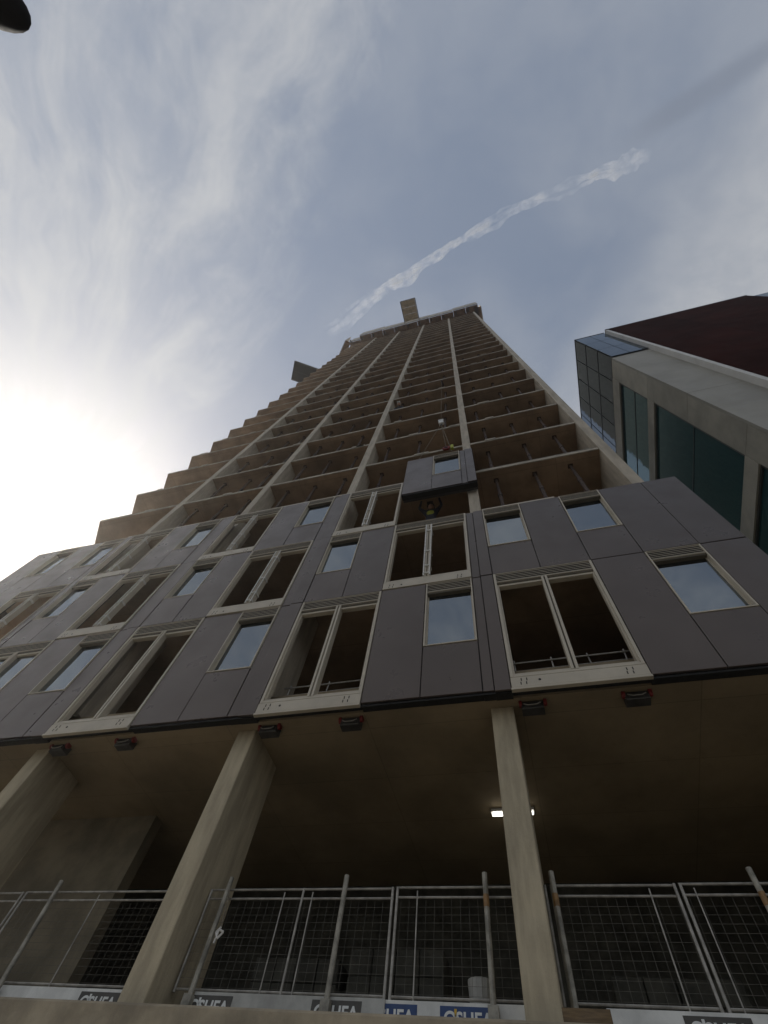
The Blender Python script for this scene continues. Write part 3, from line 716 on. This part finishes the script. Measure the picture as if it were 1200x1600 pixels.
# glazed top storeys: panes on both faces between slim mullions
top = part('glazed_top', rb, MB().box((X0+.12, Y0-.10, 38.2), (13.6, Y0+.2, 49.0)).box((X0+.12, Y0+.2, 38.2), (X0+.4, 42, 49.0)), M['frame2'])
zr = [38.2, 41.8, 45.4, 49.0]
for a, b in zip(zr, zr[1:]):
    for i in range(2): part('pane', top, MB().box((X0+.04+i*1.28, Y0-.24, a+.04), (X0+1.28+i*1.28, Y0-.20, b-.04)), M['rbglass'])
    y = Y0-.18; k = 0
    while y < 30:
        part('pane', top, MB().box((X0, y+.03, a+.05), (X0+.04, y+1.75, b-.05)), M['rbglass']); y += 1.8
    part('transom', top, MB().box((X0-.03, Y0-.2, a-.05), (X0+.06, 42, a+.05)), M['frame2'])
part('parapet', top, MB().box((X0-.03, Y0-.26, 49.0), (13.6, 42, 49.15)), M['frame2'])
# red volume standing proud of the front
part('white_return', rb, MB().box((13.62, 7.84, GZ), (13.88, 8.5, 48.75)), M['rbwhite'])
xx = 13.89
while xx < 25.2:
    x1 = min(xx+2.28, 25.3)
    for a, b in ((GZ, 6), (6, 14.5), (14.5, 23), (23, 31.5), (31.5, 40), (40, 48.6)):
        part('red_panel', rb, MB().box((xx+.006, 7.80, a+.008), (x1-.006, 8.4, b-.008)), M['rbred'])
    xx = x1
part('coping', rb, MB().box((13.62, 7.78, 48.62), (25.3, 8.9, 48.78)), M['frame2'])
part('pale_glass_wing', rb, MB().box((25.35, 7.9, GZ), (34, 8.4, 48.2)), M['rbglass'])

# ------------------------------------------------------------------ street lamp overhead
sl_ = thing('street_lamp', 'black rounded street lamp head poking in at the top left corner', 'street lamp', (-5.2, -5.2, GZ+.12))
tip = Vector((-2.42, -2.27, 4.08)); back = Vector((-.63, -.62, .02)).normalized()
hc = tip + back*.34
mb = MB(); 
q = back.to_track_quat('X', 'Z')
pts = MB().ball((0, 0, 0), 1., 24, 16)
mb.add([hc + q @ Vector((v[0]*.36, v[1]*.155, v[2]*(.14 if v[2] < 0 else .07))) for v in pts.v], pts.f)
part('lamp_head', sl_, mb, M['black'], (0, 0, 0), True)
part('arm', sl_, MB().path([hc+back*.25, Vector((-4.4, -4.35, 4.3)), Vector((-5.0, -5.0, 4.15)), Vector((-5.2, -5.2, 3.7))], .05, 10), M['black'])
part('pole', sl_, MB().tube((-5.2, -5.2, GZ+.12), (-5.2, -5.2, 3.75), .09, 14, 0, .055), M['black'])

# ------------------------------------------------------------------ vapour trail, high above
H = 2500.
cp = [(-.245, .035, .014), (-.20, .02, .018), (-.13, -.005, .018), (-.06, -.026, .018), (.02, -.052, .018), (.10, -.070, .017), (.16, -.082, .015), (.22, -.088, .014), (.27, -.090, .014), (.32, -.090, .026), (.345, -.094, .024), (.37, -.105, .008)]
mb = MB(); n = 12; rings = []
from mathutils import noise as mnoise
SUB = 14
for i in range(len(cp)-1):
    for k in range(SUB):
        t = k/SUB; a, b = cp[i], cp[i+1]
        rings.append(tuple(a[j]*(1-t)+b[j]*t for j in range(3)))
rings.append(cp[-1])
def strand(seed, off, wk, amp):
    o0 = len(mb.v)
    for i, (x, y, w) in enumerate(rings):
        p, q = rings[max(i-3, 0)], rings[min(i+3, len(rings)-1)]
        d = Vector((q[0]-p[0], q[1]-p[1], 0)).normalized(); nn = Vector((-d.y, d.x, 0))
        f = mnoise.noise(Vector((i*.045, seed, 0))); g = mnoise.noise(Vector((i*.16, seed, 4.))); g2 = mnoise.noise(Vector((i*.5, seed, 9.)))
        rr = w*wk*max(.25, 1+.75*g+.35*g2); sh = off*w+amp*w*(f*1.2+g*.5)
        for k in range(n):
            t = 2*math.pi*k/n
            mb.v.append(tuple(Vector((x*H, y*H, H)) + nn*(H*(rr*math.cos(t)+sh)) + Vector((0, 0, rr*H*math.sin(t)))))
    for i in range(len(rings)-1):
        for k in range(n): mb.f.append(tuple(o0+q for q in (i*n+k, i*n+(k+1) % n, (i+1)*n+(k+1) % n, (i+1)*n+k))); mb.m.append(0)
    mb.f.append(tuple(o0+q for q in range(n-1, -1, -1))); mb.m.append(0); mb.f.append(tuple(o0+(len(rings)-1)*n+k for k in range(n))); mb.m.append(0)
strand(1.3, 0., .46, .40)
strand(5.1, .40, .24, .7); strand(8.7, -.42, .20, .8)
vm = bpy.data.materials.new('vapour'); vm.use_nodes = True; T = NT(vm.node_tree)
for nd in list(T.n): T.n.remove(nd)
out = T.new('ShaderNodeOutputMaterial'); pv = T.new('ShaderNodeVolumePrincipled'); T.l.new(pv.outputs[0], out.inputs['Volume'])
geo = T.new('ShaderNodeNewGeometry')
nz = T.noise(geo.outputs['Position'], .020, 3, .5); nz2 = T.noise(geo.outputs['Position'], .006, 3, .5)
pv.inputs['Color'].default_value = (1, 1, 1, 1); pv.inputs['Anisotropy'].default_value = .3
T.put(pv.inputs['Density'], T.math('MULTIPLY', T.math('MULTIPLY', T.smooth(nz, .28, .76), T.smooth(nz2, .3, .6, .25, 1)), .046))
sx = T.new('ShaderNodeSeparateXYZ'); T.l.new(geo.outputs['Position'], sx.inputs[0])
fade = T.math('MULTIPLY', T.smooth(sx.outputs[0], -.245*H, -.13*H, .08, 1.), T.smooth(sx.outputs[0], .335*H, .372*H, 1., 0.))
fade = T.math('MULTIPLY', fade, T.smooth(T.noise(geo.outputs['Position'], .0035, 3, .5), .3, .65, .45, 1.25))
old = pv.inputs['Density'].links[0].from_socket
T.put(pv.inputs['Density'], T.math('MULTIPLY', old, fade))
tr = thing('vapour_trail', 'thin white vapour trail crossing the sky above the tower', 'vapour trail', (0, 0, H))
o = part('vapour', tr, mb, vm, (0, 0, 0)); o['kind'] = 'stuff'

# ------------------------------------------------------------------ haze box, added to stand in for the sun's veiling glare
hz = MB().box((-GR-8, -GR-8, GZ-1.3), (GR+8, GR+8, 97.)).mesh('glare_haze', [])
hm = bpy.data.materials.new('glare_haze'); hm.use_nodes = True; T = NT(hm.node_tree)
for nd in list(T.n): T.n.remove(nd)
out = T.new('ShaderNodeOutputMaterial'); pv = T.new('ShaderNodeVolumePrincipled'); T.l.new(pv.outputs[0], out.inputs['Volume'])
pv.inputs['Color'].default_value = (1, .97, .91, 1); pv.inputs['Density'].default_value = .0008; pv.inputs['Anisotropy'].default_value = .76
hz.materials.append(hm)
o = link('glare_haze', hz); o['kind'] = 'stuff'
